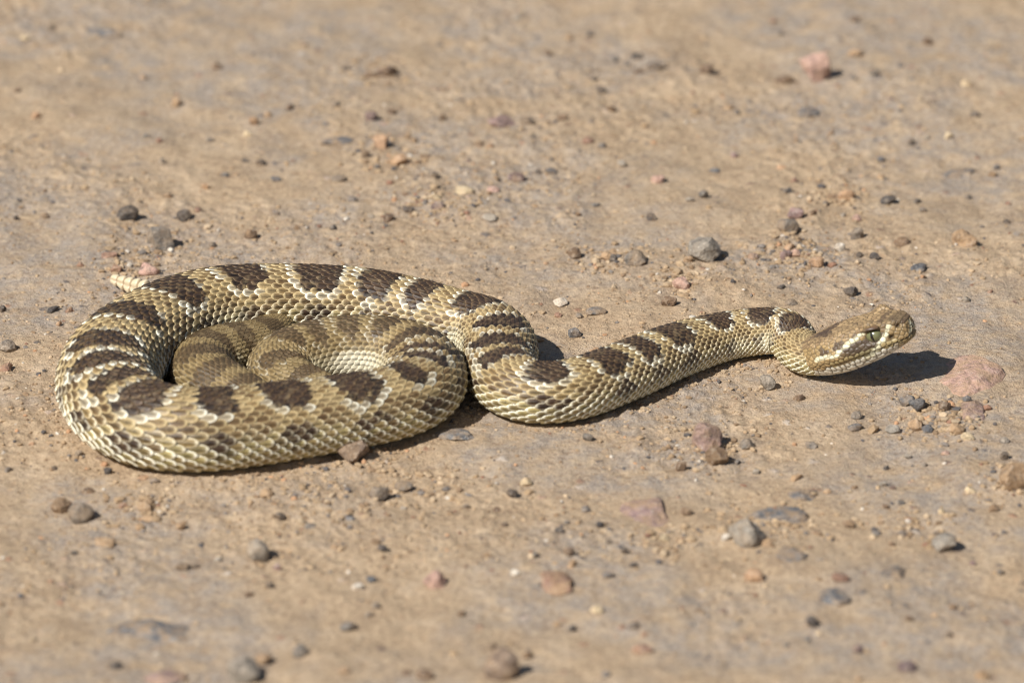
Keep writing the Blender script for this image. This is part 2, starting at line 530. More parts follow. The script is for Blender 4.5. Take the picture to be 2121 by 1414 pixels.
def build_scales():
    us = np.array([0, .16, .34, .52, .68, .79, .87, .93, .98, 1.0])
    vs = np.array([-1, -.94, -.84, -.68, -.40, -.13, 0, .13, .40, .68, .84, .94, 1])
    nu, nv = len(us), len(vs)
    Sc, Th, Ln, Wd, Kind = [], [], [], [], []
    # longitudinal stations spaced with body size
    st = [0.004]
    while st[-1] < SLEN - 0.006:
        r = np.interp(st[-1], Sg, Rg)
        st.append(st[-1] + 0.32 * r)
    st = np.array(st)
    hr = (ROWS - 1) // 2
    th_half = TH_EDGE * (np.arange(hr + 1) / hr) ** 1.13
    th_rows = np.concatenate([-th_half[:0:-1], th_half])
    th_gap = np.gradient(th_rows)
    for k, th in enumerate(th_rows):
        off = 0.5 * (k % 2)
        s0 = np.interp(np.arange(len(st)) + off, np.arange(len(st)), st)
        r = np.interp(s0, Sg, Rg)
        low = smooth(60, 120, abs(math.degrees(th)))
        s0 = s0 + rng.normal(0, 0.025, len(s0)) * 0.37 * r
        Sc.append(s0); Th.append(th + rng.normal(0, 0.010, len(s0)))
        Ln.append(0.32 * r * (1.36 - 0.06 * low) * rng.normal(1, 0.04, len(s0)))
        Wd.append(r * th_gap[k] * (1.66 + 0.30 * low) * rng.normal(1, 0.04, len(s0)))
    s0 = np.concatenate(Sc); th = np.concatenate(Th); L = np.concatenate(Ln); W = np.concatenate(Wd)
    n = len(s0)
    rnd = rng.random((n, 5))
    cen, rim, rs, BP = pattern(s0, th, rnd)
    f = np.clip(stretch(s0, th), 0.32, 1.9)
    pale = (smooth(0.80, 0.42, f) * smooth(50, 90, np.abs(np.degrees(th))))[:, None] * 0.8
    cen = cen * (1 - pale) + lin(226, 216, 180) * pale
    pp = proj(body_at(s0, th))
    pc = smooth(62, 24, np.hypot(pp[:, 0] - 738, (pp[:, 1] - 756) * 1.5)) * (s0 > blot[25]) * (s0 < blot[31]) * smooth(20, 50, np.abs(np.degrees(th)))
    pc = pc[:, None] * 0.85
    cen = cen * (1 - pc) + lin(238, 230, 204) * pc
    # geometry
    u = us[None, :, None]; v = vs[None, None, :]
    wid = np.where(us < 0.42, 0.62 + 0.38 * np.sin(np.pi / 2 * us / 0.42), np.clip(1 - ((us - 0.42) / 0.58) ** 2.6, 0, 1) ** 0.55)
    wid = np.maximum(wid, 0.0)[None, :, None]
    Ls = (L * f ** -0.50)[:, None, None]
    S = s0[:, None, None] + (u - 0.45) * Ls * (1 - 0.05 * v * v)
    rr = np.interp(s0, Sg, Rg)[:, None, None]
    TH = th[:, None, None] + v * wid * (W / np.interp(s0, Sg, Rg))[:, None, None] * 0.5
    Wm = W[:, None, None]
    a = np.abs(np.degrees(th))[:, None, None]
    keel_amt = 0.075 * (1 - 0.75 * smooth(70, 115, a)) * smooth(0.05, 0.3, u) * smooth(1.0, 0.85, u)
    dome = (0.06 - 0.02 * smooth(60, 110, a)) * (1 - v * v) * smooth(0.0, 0.3, u)
    lift = (-0.05 + 0.17 * u ** 1.2) * (1 + 0.6 * (1 - np.clip(f, 0.3, 1)))[:, None, None]
    lift = lift * (0.85 + 0.3 * rnd[:, 4])[:, None, None]
    edge = np.maximum(np.abs(v) ** 1.0 + 0 * u, np.where(u > 0.5, (u - 0.5) / 0.5, 0) + 0 * v)
    h = Wm * (lift + dome + keel_amt * np.exp(-(v / 0.13) ** 2))
    h = h - Wm * 0.08 * smooth(0.965, 1.0, edge)
    P = body_at(np.broadcast_to(S, (n, nu, nv)), np.broadcast_to(TH, (n, nu, nv)), np.broadcast_to(h, (n, nu, nv)))
    # colours: pale rim, darker streak along the middle
    rimf = np.maximum(smooth(0.64, 0.86, np.abs(v)) + 0 * u, smooth(0.76, 0.89, u) + 0 * v)
    rimf = np.clip(rimf * (0.75 + 0.5 * rnd[:, 3])[:, None, None], 0, 1)
    rimf = rimf * smooth(0.25, 0.55, u)
    inner = np.exp(-((u - 0.5) / 0.26) ** 2 - (v / 0.45) ** 2)
    K = (rimf * rs[:, None, None])[..., None]
    base = cen[:, None, None, :] * (1 - (0.62 * inner * smooth(0, 90, a) * (0.4 + rnd[:, 2])[:, None, None])[..., None])
    streak = (0.42 * np.exp(-(v / 0.22) ** 2) * smooth(120, 60, a))[..., None]
    base = base * (1 - streak)
    # dark blotches, their edge running partly through the scales
    bi, ha, hl, jj, tl, ps = BP
    e3 = lambda q_: q_[:, None, None]
    Sx = 0.45 * S + 0.55 * e3(s0); Tx = np.degrees(np.abs(0.45 * TH + 0.55 * e3(th)))
    qv = (np.abs(Sx - e3(blot[bi])) / e3(hl)) ** 3.0 + (Tx / e3(ha)) ** 3.0 + e3(jj) * 0.30
    qv = qv + 1.0 * vnoise(S * 260, np.degrees(TH) / 17.0 + 40) + 0.5 * vnoise(S * 700, np.degrees(TH) / 7.0)
    mB = smooth(1.12, 0.88, qv)[..., None]
    heart = smooth(0.9, 0.15, qv)[..., None]
    dk = C_DARK * (1 - 0.85 * heart) + C_DARK2 * 0.85 * heart
    dk = dk * (0.75 + 0.5 * rnd[:, 1])[:, None, None, None]
    pw_ = ps[:, None, None, None] * 0.8
    dk = dk * (1 - pw_) + lin(94, 78, 54) * pw_
    dk = dk * (1 - 0.35 * np.exp(-(v / 0.22) ** 2))[..., None]
    Kd = (rimf * 0.34)[..., None]
    dk = dk * (1 - Kd) + lin(138, 110, 76) * Kd
    Cc = base * (1 - K) + rim[:, None, None, :] * K
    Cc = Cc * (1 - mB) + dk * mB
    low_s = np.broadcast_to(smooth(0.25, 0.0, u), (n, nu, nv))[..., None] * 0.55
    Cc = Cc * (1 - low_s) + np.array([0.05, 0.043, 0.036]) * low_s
    idx = np.arange(nu * nv).reshape(nu, nv)
    f0 = np.stack([idx[:-1, :-1], idx[1:, :-1], idx[1:, 1:], idx[:-1, 1:]], -1).reshape(-1, 4)
    F = (np.arange(n)[:, None, None] * (nu * nv) + f0[None]).reshape(-1, 4)
    V = P.reshape(-1, 3); Cc = Cc.reshape(-1, 3)
    # belly plates
    nb = len(st)
    ub = np.array([0, .3, .6, .85, .95, 1.0]); vb = np.linspace(-1, 1, 17)
    r = np.interp(st, Sg, Rg)
    Sb = st[:, None, None] + (ub[None, :, None] - 0.4) * (0.32 * r * 1.3)[:, None, None] + 0 * vb
    Tb = np.pi + vb[None, None, :] * (np.pi - TH_EDGE + 0.13) + 0 * Sb
    hb = r[:, None, None] * 0.035 * (ub[None, :, None] * 1.6 - 0.4 - 1.4 * smooth(0.93, 1, ub)[None, :, None]) + 0 * Tb
    Pb = body_at(Sb, Tb, hb)
    cb = np.broadcast_to(C_BELLY, Pb.shape) * (0.9 + 0.15 * rng.random((nb, 1, 1, 1)))
    ib = np.arange(len(ub) * len(vb)).reshape(len(ub), len(vb))
    fb = np.stack([ib[:-1, :-1], ib[1:, :-1], ib[1:, 1:], ib[:-1, 1:]], -1).reshape(-1, 4)
    Fb = (np.arange(nb)[:, None, None] * (len(ub) * len(vb)) + fb[None]).reshape(-1, 4) + len(V)
    V = np.vstack([V, Pb.reshape(-1, 3)]); Cc = np.vstack([Cc, cb.reshape(-1, 3)]); F = np.vstack([F, Fb])
    print("scales", n, "min stretch", stretch(s0, th).min())
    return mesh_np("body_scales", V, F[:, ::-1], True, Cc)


# ------------------------------------------------------------------ snake: head
HEAD_BASE = unproj(1683, 738, 46 * U)
H_YAW = math.radians(-22.0); H_PITCH = math.radians(22.5)
hx = np.array([math.cos(H_PITCH) * math.cos(H_YAW), math.cos(H_PITCH) * math.sin(H_YAW), math.sin(H_PITCH)])
hy = np.array([-math.sin(H_YAW), math.cos(H_YAW), 0.0])
hz = np.cross(hx, hy)


def head_w(p):
    p = np.asarray(p, float) * U
    return HEAD_BASE + p[..., 0:1] * hx + p[..., 1:2] * hy + p[..., 2:3] * hz


# x, then seven points of the half section from crown to chin: (y, z)
HST = [
    (0,   [(0, 40), (20, 37), (34, 25), (43, 4), (41, -12), (27, -30), (0, -38)]),
    (28,  [(0, 42), (29, 41), (46, 31), (56, 8), (55, -10), (36, -33), (0, -40)]),
    (62,  [(0, 45), (36, 46), (54, 37), (66, 13), (65, -6), (43, -34), (0, -41)]),
    (98,  [(0, 46), (38, 48), (55, 41), (67, 16), (66, -3), (44, -33), (0, -39)]),
    (132, [(0, 47), (37, 49), (52, 44), (60, 19), (60, -2), (40, -29), (0, -35)]),
    (162, [(0, 46), (33, 49), (47, 45), (53, 21), (53, -1), (35, -25), (0, -31)]),
    (184, [(0, 45), (29, 47), (40, 43), (46, 20), (46, -1), (29, -21), (0, -26)]),
    (203, [(0, 42), (26, 44), (34, 41), (39, 19), (39, -1), (23, -16), (0, -20)]),
    (219, [(0, 40), (21, 40), (27, 36), (32, 18), (31, 0), (18, -11), (0, -14)]),
    (229, [(0, 35), (16, 35), (20, 31), (25, 17), (24, 1), (13, -7), (0, -9)]),
    (234, [(0, 29), (10, 28), (13, 25), (16, 16), (15, 4), (8, -2), (0, -3)]),
    (236, [(0, 17), (1, 17), (1.5, 16), (2, 14), (2, 12), (1, 11), (0, 11)]),
]
NA = 192            # verts around


def build_body():
    xs_k = np.array([h[0] for h in HST], float)
    sec = np.array([h[1] for h in HST], float)            # ns,7,2
    # fine along: monotone-ish cubic through stations
    nx = 250
    tt = np.linspace(0, 1, nx)
    xq = 236 * (1 - (1 - tt) ** 1.25)
    # catmull in x (non-uniform -> use finite-difference hermite)
    m = np.gradient(sec, xs_k, axis=0)
    m[-1] = (sec[-1] - sec[-2]) / (xs_k[-1] - xs_k[-2])
    j = np.clip(np.searchsorted(xs_k, xq, 'right') - 1, 0, len(xs_k) - 2)
    hstep = (xs_k[j + 1] - xs_k[j])[:, None, None]
    t = ((xq - xs_k[j])[:, None, None]) / hstep
    sx = (2 * t ** 3 - 3 * t ** 2 + 1) * sec[j] + (t ** 3 - 2 * t ** 2 + t) * hstep * m[j] \
        + (-2 * t ** 3 + 3 * t ** 2) * sec[j + 1] + (t ** 3 - t ** 2) * hstep * m[j + 1]
    # across: closed Catmull-Rom through 12 points
    right = sx; left = sx[:, 5:0:-1] * np.array([-1, 1])
    ring = np.concatenate([right, left], 1)               # 12 control points
    nc = ring.shape[1]
    q = np.arange(NA) / NA * nc
    k = np.floor(q).astype(int); fq = (q - k)[None, :, None]
    p0, p1, p2, p3 = (ring[:, (k + d) % nc] for d in (-1, 0, 1, 2))
    Y = 0.5 * (2 * p1 + (-p0 + p2) * fq + (2 * p0 - 5 * p1 + 4 * p2 - p3) * fq ** 2 + (-p0 + 3 * p1 - 3 * p2 + p3) * fq ** 3)
    Hl = np.concatenate([np.repeat(xq[:, None, None], NA, 1), Y], -1)      # nx,NA,3 local px
    # y > 0 is the far side; first half of the ring is far side

    def normals(H):
        dx = np.gradient(H, axis=0); da = np.roll(H, -1, 1) - np.roll(H, 1, 1)
        nrm = np.cross(da, dx)
        l = np.linalg.norm(nrm, axis=-1, keepdims=True)
        nrm = nrm / np.maximum(l, 1e-9)
        c = Hl[..., 1:2] * nrm[..., 1:2] + (Hl[..., 2:3] - 8) * nrm[..., 2:3]
        return nrm * np.where(c.sum() > 0, 1, -1)

    ay = np.abs(Hl[..., 1]); x = Hl[..., 0]; z = Hl[..., 2]
    nm = normals(Hl)
    EYE = np.array([168, 47, 27.0])

    def g3(cx, cy, cz, rx, ry, rz):
        return np.exp(-((x - cx) / rx) ** 2 - ((ay - cy) / ry) ** 2 - ((z - cz) / rz) ** 2)

    disp = np.zeros_like(x)
    # places of the pit and the nostril, found on the side that faces the camera
    Pn = proj(head_w(Hl)); okn = (Hl[..., 1] < -3) & (Hl[..., 2] > 0)

    def pick(qx, qy):
        dd = np.hypot(Pn[..., 0] - qx, Pn[..., 1] - qy) + 1e4 * ~okn
        v = Hl[np.unravel_index(np.argmin(dd), dd.shape)]
        return v[0], abs(v[1]), v[2]
    PITC = pick(1847, 699); NOSC = pick(1861, 675)
    disp += 13.0 * g3(166, 44, 47, 18, 8, 7)               # brow plate
    disp -= 4.5 * g3(172, 0, 47, 34, 17, 12)               # hollow between the brows
    disp -= 9.0 * g3(170, 52, 26, 14, 14, 10.5)            # socket
    disp += 3.0 * g3(169, 50, 11, 20, 14, 5)               # swell under the eye
    disp += 4.0 * g3(95, 66, 12, 38, 20, 18)               # venom gland
    disp -= 9.0 * g3(*PITC, 5.5, 9, 4.2)             # heat pit
    disp -= 6.5 * g3(*NOSC, 4.2, 8, 3.8)             # nostril
    disp += 2.5 * g3(212, 30, 39, 18, 9, 3.5)              # canthus
    lipz = np.interp(x, [0, 40, 90, 130, 170, 206, 230, 236], [-16, -14, -10, -7, -5, -3, -1, 4])
    mouth = np.exp(-((z - lipz) / 1.3) ** 2) * smooth(46, 62, x) * (ay > 3)
    disp -= 2.6 * mouth
    Hd = Hl + nm * disp[..., None]

    # ---- scale seeds (symmetric), variable spacing
    near = Hd[..., 1] <= 0.5
    pts = Hd[near]
    on_head = pts[:, 0] > 6
    px_ = pts[on_head]
    seeds = []
    for xx in np.linspace(58, 230, 16):                     # upper and lower lip plates
        for dz in (6.5, -7.0):
            zz = np.interp(xx, [0, 40, 90, 130, 170, 206, 230, 236], [-16, -14, -10, -7, -5, -3, -1, 4]) + dz
            dd = np.abs(px_[:, 0] - xx - (0 if dz > 0 else 5)) + np.abs(px_[:, 2] - zz) + 0.02 * np.abs(px_[:, 1])
            seeds.append(px_[np.argmin(dd)])
    seeds = [np.array(s) for s in seeds]
    order = np.random.default_rng(3).permutation(len(px_))
    acc = np.array(seeds)
    nlip = len(acc)

    def spacing(p):
        lz = np.interp(p[0], [0, 40, 90, 130, 170, 206, 230, 236], [-16, -14, -10, -7, -5, -3, -1, 4])
        crown = p[2] > 36 and p[0] < 180
        if p[2] < lz - 10: return 11.0
        if crown: return 6.2
        if p[0] > 180: return 7.0
        if p[2] > 24: return 7.0
        return 7.2
    ANI = np.array([0.72, 1.0, 1.0])
    accw = acc * ANI
    for o in order[:16000]:
        p = px_[o]
        d = np.min(np.sum((accw - p * ANI) ** 2, 1))
        sp = spacing(p)
        if d > sp * sp:
            acc = np.vstack([acc, p]); accw = np.vstack([accw, p * ANI])
    # plates are symmetric about the middle plane
    allp = np.abs(Hd.reshape(-1, 3) * np.array([0, 1, 0])) * np.array([0, -1, 0]) + Hd.reshape(-1, 3) * np.array([1, 0, 1])
    W2 = allp * ANI
    d1 = np.empty(len(W2)); d2 = np.empty(len(W2)); own = np.empty(len(W2), int)
    for c0 in range(0, len(W2), 4000):
        dm = np.sum((W2[c0:c0 + 4000, None] - accw[None]) ** 2, -1)
        part = np.argpartition(dm, 1, axis=1)[:, :2]
        da_ = np.take_along_axis(dm, part, 1)
        sw = da_[:, 0] > da_[:, 1]
        i1 = np.where(sw, part[:, 1], part[:, 0])
        d1[c0:c0 + 4000] = np.sqrt(np.minimum(da_[:, 0], da_[:, 1])); d2[c0:c0 + 4000] = np.sqrt(np.maximum(da_[:, 0], da_[:, 1]))
        own[c0:c0 + 4000] = i1
    gap = (d2 - d1).reshape(x.shape); own = own.reshape(x.shape)
    size = np.array([spacing(p) for p in acc])[own]
    plate = smooth(0.0, 0.42, gap / size)
    rel = size * 0.24
    soft = 1 - np.clip(g3(170, 52, 26, 15, 14, 11) * 1.6, 0, 1)
    fade = smooth(0, 22, x) * soft
    Hd = Hd + nm * ((plate - 0.6) * rel * fade)[..., None]
    # keels on the crown
    sd = acc[own]
    dyl = np.abs(np.abs(Hd[..., 1]) - np.abs(sd[..., 1]))
    kc = (z > 30) & (x < 175)
    Hd = Hd + nm * (np.exp(-(dyl / 1.2) ** 2) * 0.7 * kc * fade)[..., None]

    # ---- colour of each plate
    sp = acc.copy(); sp[:, 1] = -np.abs(sp[:, 1])
    pix = proj(head_w(sp))
    ns = len(sp)
    r2 = np.random.default_rng(5).random((ns, 3))

    def pl_dist(pts_, poly):
        best = np.full(len(pts_), 1e9)
        for a_, b_ in zip(poly[:-1], poly[1:]):
            a_ = np.array(a_, float); b_ = np.array(b_, float); ab = b_ - a_
            t_ = np.clip(((pts_ - a_) @ ab) / (ab @ ab), 0, 1)
            best = np.minimum(best, np.linalg.norm(pts_ - a_ - t_[:, None] * ab, axis=1))
        return best
    POST = [(1787, 690), (1756, 713), (1729, 738), (1712, 740), (1691, 746)]
    PRE = [(1842, 676), (1827, 705), (1810, 730), (1794, 744)]
    ROST = [(1884, 664), (1887, 680), (1883, 696)]
    col = lin(164, 138, 102)[None] * (0.78 + 0.40 * r2[:, :1])
    dm_ = ((r2[:, 1] < 0.22) * 0.5)[:, None]
    col = col * (1 - dm_) + lin(104, 82, 62) * dm_
    side = (sp[:, 2] < 33)
    col = np.where(side[:, None], lin(164, 138, 96)[None] * (0.82 + 0.36 * r2[:, :1]), col)
    # dark mask below and behind the eye, between the two pale stripes
    post_y = np.interp(pix[:, 0], [1691, 1712, 1729, 1756, 1787, 1800], [746, 740, 738, 713, 690, 684])
    pre_x = np.interp(pix[:, 1], [676, 705, 730, 744], [1842, 1827, 1810, 1794])
    band = (pix[:, 1] > post_y) & (pix[:, 0] < pre_x) & (pix[:, 0] > 1735) & (sp[:, 2] < 30)
    mk = (band * smooth(750, 728, pix[:, 1]))[:, None] * 0.9
    col = col * (1 - mk) + lin(62, 50, 45) * mk
    # dark line above the rear stripe and blotches on the crown
    dk = smooth(13, 6, np.abs(pix[:, 1] - (post_y - 15))) * (pix[:, 0] > 1700) * (pix[:, 0] < 1778) * (sp[:, 2] < 40) * (r2[:, 1] < 0.75)
    col = col * (1 - 0.85 * dk[:, None]) + lin(72, 57, 50) * 0.85 * dk[:, None]
    for bx, by, br in ((1708, 690, 11), (1741, 665, 6), (1771, 666, 6), (1690, 692, 9), (1836, 650, 9), (1822, 660, 8), (1858, 648, 9),
                       (1850, 660, 8), (1815, 645, 8), (1868, 660, 7)):
        k = smooth(br + 5, br - 3, np.hypot(pix[:, 0] - bx, (pix[:, 1] - by) * 1.3))[:, None] * 0.9
        col = col * (1 - k) + lin(76, 60, 52) * k
    snout = smooth(180, 205, sp[:, 0])[:, None] * (0.30 + 0.35 * (sp[:, 2:3] > 34))
    col = col * (1 - snout) + lin(122, 102, 74) * snout
    tipd = (pix[:, 0] > 1889)[:, None] * 0.8
    col = col * (1 - tipd) + lin(74, 60, 50) * tipd
    lz = np.interp(sp[:, 0], [0, 40, 90, 130, 170, 206, 230, 236], [-16, -14, -10, -7, -5, -3, -1, 4])
    lowj = smooth(1, -6, sp[:, 2] - lz)[:, None] * smooth(225, 195, sp[:, 0])[:, None]
    col = col * (1 - lowj) + lin(238, 232, 214) * (0.9 + 0.12 * r2[:, :1]) * lowj
    lowf = smooth(2, -9, sp[:, 2] - lz)[:, None] * smooth(195, 225, sp[:, 0])[:, None]
    col = col * (1 - lowf) + lin(166, 150, 104) * lowf
    lab = ((sp[:, 2] - lz > 0) & (sp[:, 2] - lz < 11) & (sp[:, 0] > 60) & (sp[:, 0] < 215))[:, None] * 0.35
    col = col * (1 - lab) + lin(204, 192, 140) * lab
    can = (smooth(6, 2, np.abs(sp[:, 2] - 34)) * smooth(176, 186, sp[:, 0]))[:, None] * 0.6
    col = col * (1 - can) + lin(84, 66, 52) * can
    Hc = col[own]
    mir = Hd.copy(); mir[..., 1] = -np.abs(mir[..., 1])
    vp = proj(head_w(mir)).reshape(-1, 2)
    for poly, wd in ((POST, 4.0), (PRE, 4.8), (ROST, 2.0)):
        dv = 0.55 * pl_dist(vp, poly).reshape(x.shape) + 0.45 * pl_dist(pix, poly)[own]
        k = (smooth(wd + 1.6, wd - 1.2, dv) * (sp[:, 2] < 38)[own])[..., None]
        Hc = Hc * (1 - k) + lin(236, 230, 196) * k
    groove = smooth(0.34, 0.05, gap / size)[..., None] * 0.72
    Hc = Hc * (1 - groove) + np.array([0.075, 0.058, 0.034]) * groove
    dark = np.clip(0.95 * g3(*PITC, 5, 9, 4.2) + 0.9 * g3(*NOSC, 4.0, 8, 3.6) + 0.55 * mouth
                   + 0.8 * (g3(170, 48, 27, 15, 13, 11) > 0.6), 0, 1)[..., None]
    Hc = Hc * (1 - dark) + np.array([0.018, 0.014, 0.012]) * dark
    Hw = head_w(Hd)
    # ---- trunk rings: start a little behind the head base
    s_c = Cg - HEAD_BASE
    i0 = int(np.argmin(np.linalg.norm(s_c, axis=1))) + int(0.0025 / DS)
    srow = np.concatenate([np.linspace(Sg[i0], SLEN, 1100)])
    phi = np.arange(NA) / NA * 2 * np.pi
    SS, PP = np.meshgrid(srow, phi, indexing='ij')
    # orientation: head ring goes crown -> +y (far side). trunk th>0 is along Hg = T x up; T points to the tail
    sgn = 1.0 if np.dot(Hg[i0], hy) > 0 else -1.0
    Bw = body_at(SS, np.where(PP > np.pi, PP - 2 * np.pi, PP) * sgn)
    tip = np.mean(Bw[-1], axis=0)
    V = np.concatenate([Hw[::-1].reshape(-1, 3), Bw.reshape(-1, 3), [np.mean(Hw[-1], 0)], [tip]], 0)
    cs = np.broadcast_to(np.array([0.16, 0.135, 0.105]), Bw.shape)
    Cc = np.concatenate([Hc[::-1].reshape(-1, 3), cs.reshape(-1, 3), [Hc[-1, 0]], [cs[-1, 0]]], 0)
    nr = nx + len(srow)
    idx = np.arange(nr * NA).reshape(nr, NA)
    nxt = np.roll(idx, -1, 1)
    F = np.stack([idx[:-1], nxt[:-1], nxt[1:], idx[1:]], -1).reshape(-1, 4)
    c0 = nr * NA
    cap0 = np.stack([np.full(NA, c0), nxt[0], idx[0], np.full(NA, c0)], -1)
    me = mesh_np("body", V, np.vstack([F]), True, Cc)
    eye = {}
    for side in (-1, 1):
        eye[side] = EYE * np.array([1, side, 1])
    return me, eye, i0


body_me, EYES, I0 = build_body()
tail_end = Cg[-1]

snake = bpy.data.objects.new("rattlesnake", None)
COL.objects.link(snake)
snake["label"] = "coiled tan rattlesnake with dark brown blotches, head raised, lying on dirt"
snake["category"] = "snake"
snake.empty_display_size = 0.02
base_pt = np.array([Cg[:, 0].mean(), Cg[:, 1].mean(), 0.0])
snake.location = base_pt


def under(o, parent):
    o.parent = parent
    o.matrix_parent_inverse = parent_world[parent.name].inverted()


from mathutils import Matrix
parent_world = {snake.name: Matrix.Translation(Vector(base_pt))}
body = add_obj("body", body_me, M_HEAD)
under(body, snake)
body["label"] = "smooth skin of trunk and plated tan head"
parent_world[body.name] = Matrix.Identity(4)
scales = add_obj("scales", build_scales(), M_SCALE)
under(scales, body)
scales["kind"] = "stuff"
scales["label"] = "overlapping keeled scales in brown, tan and cream"


# ------------------------------------------------------------------ eyes
def ellipsoid(nu, nv):
    th = np.linspace(0, np.pi, nu); ph = np.linspace(0, 2 * np.pi, nv, endpoint=False)
    T, P = np.meshgrid(th, ph, indexing='ij')
    V = np.stack([np.sin(T) * np.cos(P), np.sin(T) * np.sin(P), np.cos(T)], -1).reshape(-1, 3)
    i = np.arange(nu * nv).reshape(nu, nv); n = np.roll(i, -1, 1)
    F = np.stack([i[:-1], i[1:], n[1:], n[:-1]], -1).reshape(-1, 4)
    return V, F


for side in (-1, 1):
    c = EYES[side]
    V, F = ellipsoid(25, 32)
    R = np.array([17.0, 12.5, 13.5])
    Vl = V * R
    out = np.array([0.20, side * 1.0, 0.06]); out /= np.linalg.norm(out)
    cl = c - np.array([-1.0, side * 3.6, 0.5])
    e = add_obj("eye", mesh_np("eye", head_w(Vl + cl), F), M_IRIS)
    under(e, snake)
    parent_world["eye_now"] = Matrix.Identity(4)
    # slit pupil hugging the eyeball
    k = np.linspace(-1, 1, 15); w = 2.9 * np.sqrt(np.clip(1 - k ** 2, 0, 1))
    rows = []
    for kk, ww in zip(k, w):
        for q in (-1, 0, 1):
            zz = kk * 10.6; xx = q * ww + 0.8
            yy = R[1] * math.sqrt(max(0, 1 - (xx / R[0]) ** 2 - (zz / R[2]) ** 2)) + 0.25
            rows.append((xx, side * yy, zz))
    i = np.arange(45).reshape(15, 3)
    Fp = np.stack([i[:-1, :-1], i[1:, :-1], i[1:, 1:], i[:-1, 1:]], -1).reshape(-1, 4)
    p = add_obj("pupil", mesh_np("pupil", head_w(np.array(rows) + cl), Fp), M_PUPIL)
    p.parent = e
    p.matrix_parent_inverse = Matrix.Identity(4)

# brow plates over the eyes
for side in (-1, 1):
    V, F = ellipsoid(17, 24)
    V = V * np.array([21.0, 11.0, 5.2])
    V[:, 2] += 0.010 * -(V[:, 0]) ** 2 + 0.10 * V[:, 0] * 0 
    V[:, 2] += -side * V[:, 1] * 0.18
    c = EYES[side] + np.array([-2.0, side * 0.0, 18.8])
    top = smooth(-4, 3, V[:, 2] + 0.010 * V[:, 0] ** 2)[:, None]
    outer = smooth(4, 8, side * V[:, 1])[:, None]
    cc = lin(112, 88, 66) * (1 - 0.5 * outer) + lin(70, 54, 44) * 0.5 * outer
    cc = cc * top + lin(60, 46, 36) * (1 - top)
    b_ = add_obj("brow_scale", mesh_np("brow_scale", head_w(V + c), F, True, cc), M_HEAD)
    under(b_, snake)

# ------------------------------------------------------------------ rattle
rat_a = unproj(304, 603, 26 * U); rat_b = unproj(232, 577, 20 * U)
rd = rat_b - rat_a; rlen = np.linalg.norm(rd); rd /= rlen
ru = Zax - rd * (rd @ Zax); ru /= np.linalg.norm(ru); rl = np.cross(ru, rd)
ru2 = UPV - rd * (rd @ UPV); ru2 /= np.linalg.norm(ru2); rl2 = np.cross(ru2, rd)      # the rattle lies tilted, broad side up
NSEG = 5
rattle = None
for k in range(NSEG):
    f0 = k / NSEG; f1 = (k + 1.18) / NSEG
    hgt = (24.0 - 2.8 * k) * U; wdt = (13.5 - 1.0 * k) * U
    tq = np.linspace(0, 1, 17); ph = np.linspace(0, 2 * np.pi, 40, endpoint=False)
    prof = np.array([0.60, .84, .97, 1.0, 1.0, .985, .96, .93, .90, .87, .84, .80, .75, .67, .54, .32, 0.02])
    T, P = np.meshgrid(tq, ph, indexing='ij')
    pr = prof[:, None]
    groove = 1 - 0.34 * np.exp(-(np.sin(P) / 0.24) ** 2)
    Vv = rat_a + rd * ((f0 + (f1 - f0) * T) * rlen)[..., None] + ru2 * (hgt * pr * np.sin(P))[..., None] \
        + rl2 * (wdt * pr * np.cos(P) * groove)[..., None]
    i = np.arange(T.size).reshape(T.shape); n = np.roll(i, -1, 1)
    F = np.stack([i[:-1], n[:-1], n[1:], i[1:]], -1).reshape(-1, 4)
    rc = smooth(0.16, 0.0, T)[..., None] * 0.8 + 0.55 * np.exp(-(np.sin(P) / 0.16) ** 2)[..., None]
    rc = np.clip(rc * 0.75, 0, 0.7)
    rcol = lin(214, 198, 166) * (1 - rc) + lin(126, 94, 60) * rc
    me = mesh_np("rattle_segment", Vv.reshape(-1, 3), F, True, rcol.reshape(-1, 3))
    if rattle is None:
        rattle = add_obj("rattle", me, M_RATTLE); under(rattle, snake)
        rattle["label"] = "pale amber ribbed rattle behind the coil"
    else:
        o = add_obj("segment", me, M_RATTLE); o.parent = rattle; o.matrix_parent_inverse = Matrix.Identity(4)

# ------------------------------------------------------------------ stones
def ico(sub):
    import bmesh
    bm = bmesh.new(); bmesh.ops.create_icosphere(bm, subdivisions=sub, radius=1.0)
    V = np.array([v.co[:] for v in bm.verts]); F = np.array([[v.index for v in f.verts] for f in bm.faces])
    bm.free()
    return V, F


ICO = {k: ico(k) for k in (1, 2, 3, 4)}


def rock_mesh(seed, sub, ang):
    """a unit stone: icosphere cut by random planes (angular) and dented by smooth noise (worn)"""
    r = np.random.default_rng(seed)
    V, F = ICO[sub]
    V = V.copy()
    for _ in range(int(9 + 9 * ang)):
        n = r.normal(size=3); n /= np.linalg.norm(n)
        d = r.uniform(0.50 if ang > 0.45 else 0.68, 0.88)
        ex = np.maximum(V @ n - d, 0)
        V = V - n * (ex * min(1.0, 0.6 + 0.42 * ang))[:, None]
    for sc, am in ((1.3, 0.16), (3.1, 0.09), (7.5, 0.05)):
        off = r.uniform(0, 50, 3)
        q = V * sc
        nn = vnoise(q[:, 0] + off[0], q[:, 1] + q[:, 2] * 0.7 + off[1]) + vnoise(q[:, 2] + off[2], q[:, 0] * 0.8 - q[:, 1] + off[0])
        V = V * (1 + am * nn)[:, None]
    lo_, hi_ = V.min(axis=0), V.max(axis=0)
    V = (V - (lo_ + hi_) / 2) / ((hi_ - lo_) / 2)
    return mesh_np("stone_%d" % seed, V, F, ang < 0.28)


